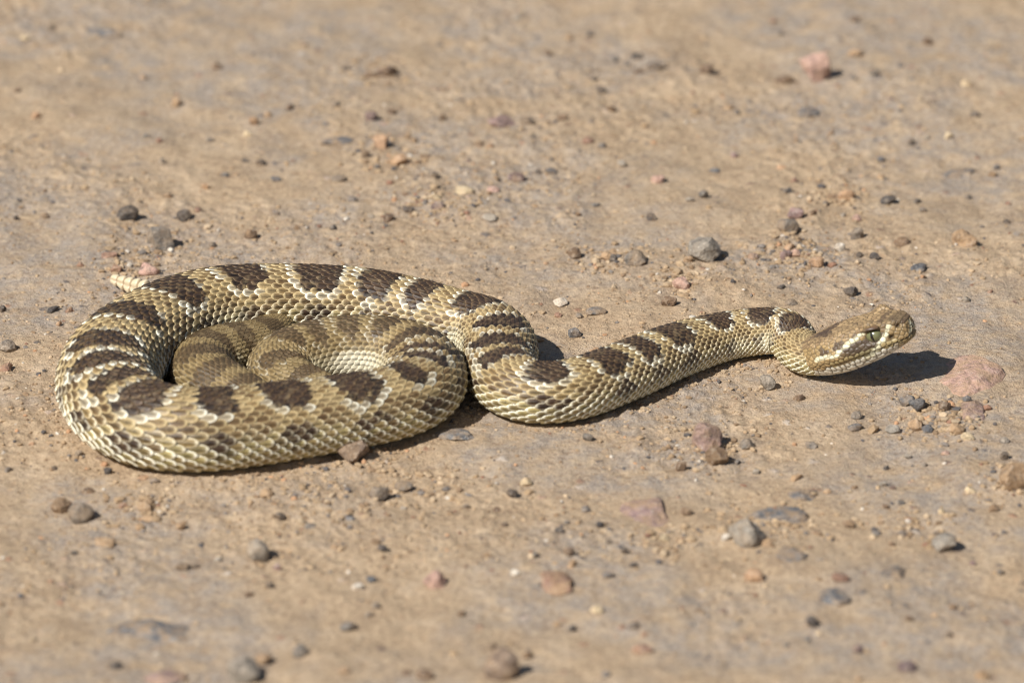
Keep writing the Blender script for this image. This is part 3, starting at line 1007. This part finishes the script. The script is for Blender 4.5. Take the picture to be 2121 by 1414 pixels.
LIB_S = [rock_mesh(100 + k, 2, a) for k, a in enumerate((0.5, 0.9, 0.6, 0.8, 0.5, 0.7, 1.0, 0.6))]
for m_ in LIB_S: m_.materials.append(M_ROCK)
COLS = {
    'grey': (116, 110, 103), 'dgrey': (76, 72, 70), 'blue': (100, 102, 105), 'tan': (172, 142, 110), 'brown': (110, 88, 69),
    'pink': (190, 154, 138), 'ppink': (150, 124, 118), 'orange': (180, 144, 112), 'red': (144, 110, 92), 'white': (212, 202, 186),
    'cream': (206, 184, 148), 'lgrey': (152, 144, 132), 'purple': (108, 90, 90), 'gbrown': (124, 106, 92),
}
SHARED = {
    'grey': "small mid grey pebble lying loose on the dirt", 'dgrey': "small dark grey pebble lying loose on the dirt",
    'blue': "small blue grey stone chip on the dirt", 'tan': "small tan pebble lying loose on the dirt",
    'brown': "small dull brown pebble lying loose on the dirt", 'pink': "small pink pebble lying loose on the dirt",
    'ppink': "small mauve pebble lying loose on the dirt", 'orange': "small orange pebble lying loose on the dirt",
    'red': "small reddish brown pebble lying loose on the dirt", 'white': "small white pebble lying loose on the dirt",
    'cream': "small cream pebble lying loose on the dirt", 'lgrey': "small light grey pebble lying loose on the dirt",
    'purple': "small dark purple pebble lying loose on the dirt",
}
GROUPNAME = {k: v.replace("small ", "small ").replace("pebble lying loose on the dirt", "pebbles on the dirt").replace("stone chip on the dirt", "stone chips on the dirt") for k, v in SHARED.items()}
taken = []


def zone(px, py):
    if py < 330: return "far behind the snake"
    if py < 700 and px < 1000: return "close behind the coiled body"
    if py < 720 and px < 1640: return "behind the outstretched neck"
    if py < 720: return "beyond the snake's head"
    if px < 1000: return "in front of the coiled body"
    if px < 1640: return "in front of the outstretched neck"
    return "in front of the snake's head"


def stone(px, py, w, h, colour, label=None, name="pebble", sink=0.28, ang=0.6, seed=None, depth=None, rot=None, flat=False):
    """w x h: size in the photograph; the stone stands on the ground under its lower edge"""
    g = unproj(px, py + h * 0.28, 0.0)
    dist = (g - CAM) @ FWD
    u = dist / FPX
    rx = w * 0.56 * u
    ry = rx * (depth if depth else random.uniform(0.7, 0.95))
    # visible height = top above ground; projected height ~ 2*rz*cos + depth*sin
    vis = max(h * u * 1.12 - 2 * ry * math.sin(A) * 0.45, h * u * 0.5) / math.cos(A)
    rz = vis / (2 - 2 * sink) if not flat else vis / 1.0
    rz = min(rz, rx * 1.3)
    if seed is None: sink = random.uniform(0.15, 0.42)
    if seed is not None:
        me = rock_mesh(seed, 3, ang); me.materials.append(M_ROCK)
    else:
        me = random.choice(LIB_S)
    o = bpy.data.objects.new(name, me); COL.objects.link(o)
    z = float(gz(g[0], g[1]))
    o.location = (g[0], g[1], z + rz * (1 - 2 * sink))
    o.scale = (rx, ry, rz)
    o.rotation_euler = (random.uniform(-.12, .12), random.uniform(-.12, .12), rot if rot is not None else random.uniform(-0.35, 0.35) + random.choice((0, math.pi)))
    j = random.uniform(0.9, 1.2)
    c = lin(*COLS[colour]) * j
    o.color = (*[float(v) for v in c], random.uniform(0.1, 0.5))
    if label:
        o["label"] = label; o["category"] = "stone" if name != "pebble" else "pebble"
    else:
        zn = zone(px, py)
        o["label"] = SHARED[colour].replace(" lying loose on the dirt", "").replace(" on the dirt", "") + " lying on dirt " + zn
        o["group"] = GROUPNAME[colour].replace(" on the dirt", "") + " " + zn; o["category"] = "pebble"
    taken.append((px, py, max(w, h)))
    return o


BIG = [
    (1688, 149, 58, 54, 'pink', "pale pink angular stone, the biggest loose one behind the snake", 'stone', .15, .9),
    (1456, 531, 64, 46, 'lgrey', "light grey rounded stone with white flecks, behind the snake's neck", 'stone', .22, .4),
    (1316, 541, 42, 32, 'grey', "speckled grey rounded stone beside the light grey oval one", 'stone', .2, .3),
    (1997, 497, 46, 36, 'tan', "tan grey stone half set in dirt, well behind the snout", 'stone', .25, .5),
    (335, 493, 58, 44, 'grey', "speckled grey knobbly stone behind the rattle", 'stone', .18, .7),
    (264, 444, 44, 28, 'dgrey', "dark grey oval stone beyond the speckled knobbly one", 'stone', .2, .4),
    (381, 447, 28, 24, 'dgrey', "dark grey round pebble beside the speckled knobbly stone", 'pebble', .18, .3),
    (1466, 906, 58, 54, 'ppink', "mauve angular stone with a dark shadow, in front of the neck", 'stone', .12, 1.0),
    (1484, 946, 44, 42, 'brown', "brown and white angular stone touching the mauve one", 'stone', .12, 1.0),
    (727, 940, 68, 48, 'gbrown', "grey brown angular stone against the front of the coil", 'stone', .04, 1.0),
    (785, 1024, 36, 28, 'grey', "grey rounded stone in front of the angular one by the coil", 'stone', .18, .4),
    (168, 1058, 50, 40, 'grey', "grey smooth round stone in front of the coil, beside a browner one", 'stone', .18, .25),
    (127, 1040, 40, 28, 'brown', "grey brown stone next to the smooth round grey one", 'stone', .25, .5),
    (534, 1145, 42, 46, 'lgrey', "upright tan grey rounded stone on bare dirt before the coil", 'stone', .1, .35),
    (901, 1202, 42, 34, 'pink', "pinkish tan wedge stone on bare dirt before the coil", 'stone', .15, .9),
    (1550, 1110, 74, 50, 'lgrey', "pale grey and white rough stone beside a tiny pebble, near blue chips", 'stone', .22, .8),
    (1955, 1122, 46, 38, 'lgrey', "whitish glinting stone on bare dirt past the blue grey edges", 'stone', .18, .7),
    (2102, 996, 62, 54, 'tan', "big tan and grey rough stone alone in front of the buried mauve one", 'stone', .22, .7),
    (1562, 1195, 36, 26, 'orange', "orange tan rounded stone before the pale grey rough one", 'stone', .25, .3),
    (1040, 1382, 66, 66, 'gbrown', "big grey brown rounded stone, largest loose one in front of the snake", 'stone', .22, .3),
    (505, 1388, 62, 52, 'lgrey', "light grey stone with a dark shadow beside the wide blue slab", 'stone', .22, .5),
    (1591, 798, 30, 30, 'lgrey', "light grey upright pebble on the dirt under the neck", 'pebble', .12, .5),
    (788, 303, 30, 26, 'orange', "orange pink pebble on the dirt behind the coil", 'pebble', .15, .6),
    (824, 337, 38, 22, 'orange', "orange brown flat stone beside the orange pink pebble", 'stone', .25, .5),
    (962, 399, 36, 19, 'cream', "cream oval pebble lying flat behind the coil", 'pebble', .25, .2),
    (1040, 255, 52, 24, 'ppink', "long mauve stone with a dark shadowed side, far behind the coil", 'stone', .25, .7),
    (801, 150, 40, 26, 'brown', "brown rough stone among smaller ones, far behind the coil", 'stone', .2, .8),
    (1632, 480, 42, 28, 'grey', "grey worn stone among pebbles behind the snake's neck", 'stone', .2, .5),
    (1752, 405, 30, 22, 'orange', "orange tan pebble beside a smaller brown one, behind the head", 'pebble', .2, .4),
    (1838, 411, 30, 17, 'dgrey', "flat dark grey stone with a lighter top, behind the head", 'stone', .22, .5),
    (1410, 594, 36, 26, 'pink', "rough pink stone just behind the middle of the neck", 'stone', .2, .8),
    (1762, 608, 28, 20, 'dgrey', "dark grey knobbly pebble just behind the snake's head", 'pebble', .2, .7),
    (1190, 687, 26, 19, 'blue', "dark blue grey pebble in the crook of the neck", 'pebble', .2, .4),
    (1161, 621, 28, 18, 'white', "whitish angular pebble behind the crook of the neck", 'pebble', .2, .8),
    (1240, 728, 34, 18, 'orange', "orange pebble touching the far side of the neck", 'pebble', .2, .5),
    (308, 562, 40, 24, 'pink', "pinkish grey lumpy stone right behind the rattle", 'stone', .2, .7),
    (1877, 832, 32, 22, 'blue', "blue grey square chip touching a rounder blue one", 'stone', .18, .8),
    (1902, 846, 34, 28, 'blue', "blue grey lumpy chip touching the square one, below the head", 'stone', .18, .8),
    (1690, 555, 28, 22, 'orange', "orange and tan rounded pebble behind the back of the head", 'pebble', .18, .4),
    (1738, 519, 22, 19, 'white', "white round pebble behind the snake's head", 'pebble', .2, .3),
    (217, 1118, 40, 18, 'tan', "thin slanted tan stone sliver before the coil", 'stone', .25, .9),
]
for k, (px, py, w, h, c, lab, nm_, sk, an) in enumerate(BIG):
    stone(px, py, w, h, c, lab, nm_, sk, an, seed=1000 + k, rot=random.uniform(-0.3, 0.3))

BURIED = [
    (1995, 789, 158, 78, 'pink', "big pink stone buried flush in the dirt below the snout"),
    (2010, 865, 62, 44, 'ppink', "smaller mauve stone buried flush, beside the big pink one"),
    (1338, 1068, 112, 66, 'ppink', "mauve stone worn flush with the dirt in front of the neck"),
    (1156, 1212, 64, 40, 'red', "reddish patch of stone worn flush with bare dirt"),
    (1665, 1028, 62, 20, 'blue', "short blue grey stone edge set in the dirt"),
    (1612, 1066, 116, 26, 'blue', "long curved blue grey stone edge set in the dirt"),
    (1640, 1158, 60, 28, 'blue', "jagged blue grey stone set flush before the pale rough one"),
    (1846, 1187, 50, 22, 'blue', "blue grey oval stone set flush before the whitish glinting stone"),
    (1728, 1246, 58, 28, 'blue', "arched blue grey stone set flush before the jagged blue one"),
    (318, 1304, 185, 62, 'blue', "wide blue grey stone slab, the widest one showing through dirt"),
    (942, 906, 76, 22, 'blue', "blue grey stone showing through dirt in front of the coil's end"),
    (1955, 748, 0, 0, 'blue', None),
    (340, 1400, 90, 30, 'ppink', "mauve stone in front of the wide blue grey slab"),
    (1880, 142, 0, 0, 'blue', None),
    (205, 70, 90, 20, 'blue', "pale blue grey stone patch far behind the rattle"),
    (700, 297, 70, 18, 'blue', "flat blue grey stone patch behind the coil's middle"),
    (1985, 350, 74, 18, 'blue', "thin blue grey stone streak in dirt far behind the head"),
    (1675, 232, 44, 18, 'blue', "small blue grey patch below the pale pink stone"),
    (1235, 650, 40, 14, 'blue', "flat blue grey stone patch behind the neck's crook"),
]
for k, (px, py, w, h, c, lab) in enumerate(BURIED):
    if not lab: continue
    g = unproj(px, py, 0.0); dist = (g - CAM) @ FWD; u = dist / FPX
    me = rock_mesh(3000 + k, 4, 0.6); me.materials.append(M_ROCK)
    o = bpy.data.objects.new("buried_stone", me); COL.objects.link(o)
    rx = w * 0.5 * u; ry = h * 0.5 * u / math.sin(A) * 0.92
    rz = min(rx, ry) * 0.45
    rise = min(0.0026 + 0.03 * rx, 0.0046) if h > 30 else 0.0020
    o.scale = (rx * 1.12, ry * 1.12, rz)
    o.location = (g[0], g[1], float(gz(g[0], g[1])) - rz + rise)
    o.rotation_euler = (0, 0, random.uniform(-0.15, 0.15))
    cc = lin(*COLS[c]) * 1.05
    o.color = (*[float(v) for v in cc], 0.6)
    o["label"] = lab; o["category"] = "stone"
    taken.append((px, py, max(w, h)))

SMALL = [
    (1625, 162, 36, 15, 'brown'), (1772, 112, 30, 18, 'tan'), (1808, 160, 20, 12, 'grey'), (1320, 115, 24, 15, 'dgrey'),
    (1358, 137, 32, 17, 'dgrey'), (1325, 148, 22, 11, 'brown'), (1245, 187, 20, 15, 'dgrey'), (1465, 147, 26, 16, 'brown'),
    (768, 156, 24, 13, 'brown'), (450, 139, 24, 13, 'brown'), (365, 217, 18, 15, 'tan'), (770, 249, 24, 20, 'purple'),
    (812, 231, 18, 12, 'brown'), (917, 247, 15, 11, 'brown'), (1093, 255, 24, 20, 'dgrey'), (880, 327, 28, 11, 'brown'),
    (995, 303, 18, 11, 'brown'), (525, 260, 18, 15, 'orange'), (540, 338, 20, 12, 'dgrey'), (508, 335, 15, 9, 'dgrey'),
    (335, 337, 15, 15, 'grey'), (520, 487, 24, 18, 'brown'), (347, 406, 18, 12, 'tan'), (1022, 395, 24, 11, 'pink'),
    (902, 415, 24, 13, 'cream'), (908, 434, 28, 18, 'purple'), (1015, 456, 30, 14, 'lgrey'), (845, 438, 24, 12, 'dgrey'),
    (1070, 368, 36, 20, 'purple'), (805, 455, 19, 16, 'brown'), (840, 409, 16, 9, 'brown'), (1218, 296, 22, 12, 'red'),
    (1247, 305, 18, 10, 'grey'), (1363, 375, 26, 15, 'pink'), (1457, 405, 20, 15, 'grey'), (1350, 451, 20, 15, 'dgrey'),
    (1480, 346, 22, 10, 'blue'), (1724, 404, 20, 11, 'brown'), (1710, 421, 13, 10, 'dgrey'), (1647, 448, 30, 20, 'ppink'),
    (1680, 446, 22, 14, 'brown'), (1775, 490, 26, 24, 'grey'), (1868, 503, 32, 18, 'brown'), (1887, 292, 16, 20, 'dgrey'),
    (2018, 243, 19, 13, 'dgrey'), (2055, 353, 17, 12, 'brown'), (1190, 526, 26, 22, 'brown'), (1256, 536, 20, 16, 'tan'),
    (1270, 538, 17, 16, 'dgrey'), (1425, 549, 18, 12, 'tan'), (1560, 537, 22, 14, 'ppink'), (1635, 520, 24, 16, 'orange'),
    (1628, 536, 24, 16, 'ppink'), (1648, 534, 20, 14, 'pink'), (1780, 533, 13, 11, 'dgrey'), (1811, 538, 20, 15, 'dgrey'),
    (1905, 557, 34, 14, 'blue'), (1600, 558, 13, 9, 'blue'), (1385, 634, 30, 18, 'brown'), (1637, 637, 24, 14, 'grey'),
    (1156, 649, 15, 11, 'red'), (1200, 656, 14, 10, 'grey'), (1618, 605, 17, 10, 'dgrey'), (225, 532, 32, 15, 'red'),
    (241, 562, 22, 16, 'red'), (268, 552, 12, 12, 'white'), (110, 638, 30, 11, 'dgrey'), (6, 636, 14, 14, 'dgrey'),
    (143, 644, 16, 11, 'red'), (14, 720, 36, 22, 'grey'), (12, 758, 32, 17, 'red'), (122, 675, 12, 9, 'orange'),
    (2003, 838, 18, 16, 'blue'), (1955, 852, 24, 22, 'brown'), (1773, 862, 24, 17, 'grey'), (1770, 884, 32, 15, 'blue'),
    (1655, 823, 24, 13, 'brown'), (1850, 889, 30, 18, 'lgrey'), (1895, 884, 28, 22, 'tan'), (1921, 893, 22, 16, 'blue'),
    (1980, 897, 30, 20, 'tan'), (2005, 911, 28, 14, 'cream'), (2080, 916, 20, 15, 'grey'), (1548, 918, 28, 22, 'grey'),
    (1680, 922, 24, 14, 'grey'), (1410, 967, 20, 18, 'brown'), (1217, 915, 19, 14, 'grey'), (1090, 1000, 22, 16, 'cream'),
    (1060, 1025, 24, 15, 'dgrey'), (2080, 952, 18, 15, 'dgrey'), (836, 1003, 36, 20, 'grey'), (185, 1007, 26, 14, 'brown'),
    (300, 1048, 30, 22, 'tan'), (308, 1066, 28, 13, 'tan'), (255, 1045, 20, 13, 'red'), (553, 1028, 26, 16, 'tan'),
    (577, 1073, 26, 14, 'dgrey'), (643, 1090, 24, 14, 'grey'), (153, 1137, 14, 10, 'dgrey'), (377, 1169, 26, 14, 'dgrey'),
    (558, 1208, 15, 14, 'dgrey'), (515, 1227, 22, 10, 'brown'), (1590, 1126, 22, 16, 'tan'), (1505, 1118, 22, 12, 'white'),
    (1758, 1085, 26, 14, 'brown'), (1868, 1103, 20, 12, 'blue'), (1940, 1100, 15, 11, 'dgrey'), (1680, 1296, 24, 20, 'dgrey'),
    (1330, 1341, 42, 18, 'red'), (1880, 1376, 36, 22, 'purple'), (545, 1366, 32, 20, 'tan'), (622, 1348, 30, 28, 'grey'),
    (1020, 1337, 22, 14, 'dgrey'), (1092, 1354, 22, 14, 'brown'), (880, 1402, 34, 18, 'brown'), (295, 950, 0, 0, 'grey'),
    (112, 970, 14, 9, 'dgrey'), (224, 975, 16, 13, 'dgrey'), (297, 988, 20, 10, 'orange'), (320, 998, 22, 11, 'blue'),
    (66, 920, 12, 8, 'orange'), (164, 944, 18, 14, 'grey'), (290, 1085, 18, 14, 'tan'), (105, 1195, 13, 9, 'red'),
    (740, 1216, 0, 0, 'white'), (741, 1217, 22, 12, 'white'), (1066, 1190, 18, 12, 'white'), (1310, 900, 0, 0, 'tan'),
    (1650, 990, 24, 12, 'tan'), (1770, 1010, 14, 10, 'brown'), (1835, 963, 14, 12, 'dgrey'), (2010, 1016, 22, 13, 'cream'),
    (1950, 1058, 14, 12, 'cream'), (1865, 1042, 20, 10, 'grey'), (1835, 1050, 13, 8, 'brown'), (1159, 1100, 18, 12, 'dgrey'),
    (1242, 1090, 14, 12, 'dgrey'), (1375, 1113, 20, 14, 'cream'), (1258, 1194, 22, 10, 'blue'), (792, 1141, 18, 13, 'dgrey'),
    (1010, 1181, 0, 0, 'blue'), (1236, 1267, 24, 16, 'cream'), (1315, 1300, 22, 14, 'dgrey'), (722, 1295, 34, 20, 'grey'),
    (956, 1273, 16, 11, 'brown'), (1185, 1300, 17, 13, 'dgrey'), (1293, 1146, 14, 12, 'dgrey'), (1312, 1172, 16, 10, 'dgrey'),
    (240, 1375, 28, 16, 'dgrey'), (2035, 1390, 30, 22, 'tan'), (1965, 1312, 18, 14, 'dgrey'), (1740, 1205, 32, 18, 'red'),
    (1300, 1290, 0, 0, 'red'), (95, 450, 14, 10, 'brown'), (33, 455, 10, 8, 'dgrey'), (75, 246, 18, 15, 'orange'),
    (600, 230, 18, 12, 'brown'), (555, 244, 14, 12, 'tan'), (465, 363, 18, 10, 'blue'), (573, 372, 20, 12, 'blue'),
    (730, 417, 18, 11, 'blue'), (330, 302, 12, 9, 'red'), (425, 388, 12, 10, 'orange'), (700, 373, 30, 10, 'grey'),
    (900, 370, 17, 12, 'dgrey'), (572, 442, 15, 11, 'blue'), (690, 476, 13, 11, 'dgrey'), (615, 477, 12, 10, 'brown'),
    (440, 500, 16, 9, 'dgrey'), (1115, 355, 15, 11, 'dgrey'), (1140, 355, 26, 12, 'blue'), (1165, 248, 22, 11, 'brown'),
    (1265, 230, 20, 12, 'brown'), (1508, 217, 22, 11, 'tan'), (1620, 342, 20, 9, 'orange'), (1234, 424, 22, 9, 'grey'),
    (1630, 395, 18, 11, 'dgrey'), (1690, 70, 0, 0, 'grey'), (1770, 47, 20, 12, 'brown'), (1920, 92, 20, 13, 'brown'),
    (2000, 180, 18, 16, 'cream'), (1965, 283, 18, 12, 'cream'), (2063, 338, 14, 12, 'blue'), (1825, 326, 14, 11, 'blue'),
]
for (px, py, w, h, c) in SMALL:
    if w: stone(px, py, w, h, c)

# scattered small pebbles between the ones above
snake_px = proj(np.concatenate([body_at(Sg[::20], np.full(len(Sg[::20]), t)) for t in (-1.6, 0, 1.6, 3.1)]))


def clear_of_snake(px, py, d=16):
    return np.min(np.hypot(snake_px[:, 0] - px, snake_px[:, 1] - py)) > d


KEYS = list(SHARED)
KW = np.array([3, 3.6, 2.2, 3.6, 3.6, 0.6, 0.8, 0.5, 0.8, 0.2, 0.6, 1.2, 0.7]); KW /= KW.sum()
cnt = 0
while cnt < 105:
    px, py = random.uniform(5, 2115), random.uniform(5, 1405)
    dens = 0.35 + 0.65 * float(smooth(-0.1, 0.25, fbm(np.array([px / 330.0]), np.array([py / 150.0 + 4]), 2))[0])
    if random.random() > dens or not clear_of_snake(px, py, 105): continue
    if min(math.hypot(px - t[0], py - t[1]) - t[2] * 0.6 for t in taken) < 10: continue
    w = random.uniform(10, 18) * (1.15 if py > 1050 else 1)
    stone(px, py, w, w * random.uniform(0.5, 0.8), KEYS[int(np.searchsorted(np.cumsum(KW), random.random()))])
    cnt += 1


# crumbs of dirt and grit, far too many to count
def build_crumbs(n):
    r = np.random.default_rng(21)
    V0, F0 = ICO[1]
    X = r.uniform(-0.25, 0.25, n * 6); Y = r.uniform(-0.34, 0.44, n * 6)
    dens = smooth(-0.22, 0.30, fbm(X * 14 + 40, Y * 11 + 9, 3)) * 0.9 + 0.1
    keep = r.random(n * 6) < dens
    X, Y = X[keep][:n], Y[keep][:n]
    CL = [(1950, 872, 95, 420), (1645, 530, 95, 380), (1255, 540, 60, 150), (300, 1050, 70, 200), (900, 425, 90, 260), (1740, 405, 60, 150),
          (1470, 930, 80, 220), (800, 150, 70, 120), (820, 330, 80, 150), (1410, 590, 60, 150), (860, 1000, 110, 200), (1600, 1080, 120, 260),
          (330, 500, 80, 160), (270, 560, 70, 130), (2090, 1000, 70, 140), (1890, 1080, 110, 180), (640, 1040, 120, 200), (1380, 1120, 90, 120)]
    ex = []
    for (qx, qy, qr, qn) in CL:
        for _ in range(int(qn * 0.7)):
            g = unproj(qx + r.normal() * qr * 0.55, qy + r.normal() * qr * 0.25, 0.0); ex.append((g[0], g[1]))
    for _ in range(2600):                                  # grit pushed up along the body
        k_ = r.integers(I0, NS); sd = r.choice((-1, 1)); q_ = Cg[k_] + Hg[k_] * sd * Rg[k_] * r.uniform(0.75, 1.5)
        ex.append((q_[0], q_[1]))
    ex = np.array(ex)
    big = np.concatenate([np.zeros(len(X)), np.ones(len(ex) - 2600), np.full(2600, 0.25)])
    X = np.concatenate([X, ex[:, 0]]); Y = np.concatenate([Y, ex[:, 1]])
    n = len(X)
    size = 0.00036 + 0.0010 * big * r.random(n) ** 3.5 + 0.00055 * r.random(n) ** 2.2 + 0.0009 * (r.random(n) < 0.05) * r.random(n)
    Z = gz(X, Y)
    sc3 = size[:, None] * np.stack([r.uniform(.8, 1.5, n), r.uniform(.8, 1.4, n), r.uniform(.45, .95, n)], -1)
    jit = 1 + r.uniform(-.28, .28, (n, len(V0), 1))
    a = r.uniform(0, 6.28, n)
    P = V0[None] * jit * sc3[:, None]
    ca, sa = np.cos(a)[:, None], np.sin(a)[:, None]
    P = np.stack([P[..., 0] * ca - P[..., 1] * sa, P[..., 0] * sa + P[..., 1] * ca, P[..., 2]], -1)
    P += np.stack([X, Y, Z + sc3[:, 2] * 0.35], -1)[:, None]
    pal = np.array([lin(176, 152, 122), lin(168, 143, 113), lin(188, 166, 137), lin(150, 126, 100), lin(128, 120, 112), lin(96, 92, 90),
                    lin(186, 146, 112), lin(214, 204, 188), lin(146, 112, 92)])
    pw = np.array([.27, .25, .17, .13, .07, .05, .025, .015, .02]); pw /= pw.sum()
    c = pal[r.choice(len(pal), n, p=pw)] * r.uniform(.85, 1.12, (n, 1))
    C3 = np.repeat(c[:, None], len(V0), 1).reshape(-1, 3)
    F = (np.arange(n)[:, None, None] * len(V0) + F0[None]).reshape(-1, 3)
    add_obj("gravel", mesh_np("gravel", P.reshape(-1, 3), F, False, C3), M_CRUMB, kind="stuff",
            label="loose dirt crumbs and fine grit strewn over the road", category="gravel")


build_crumbs(10000)
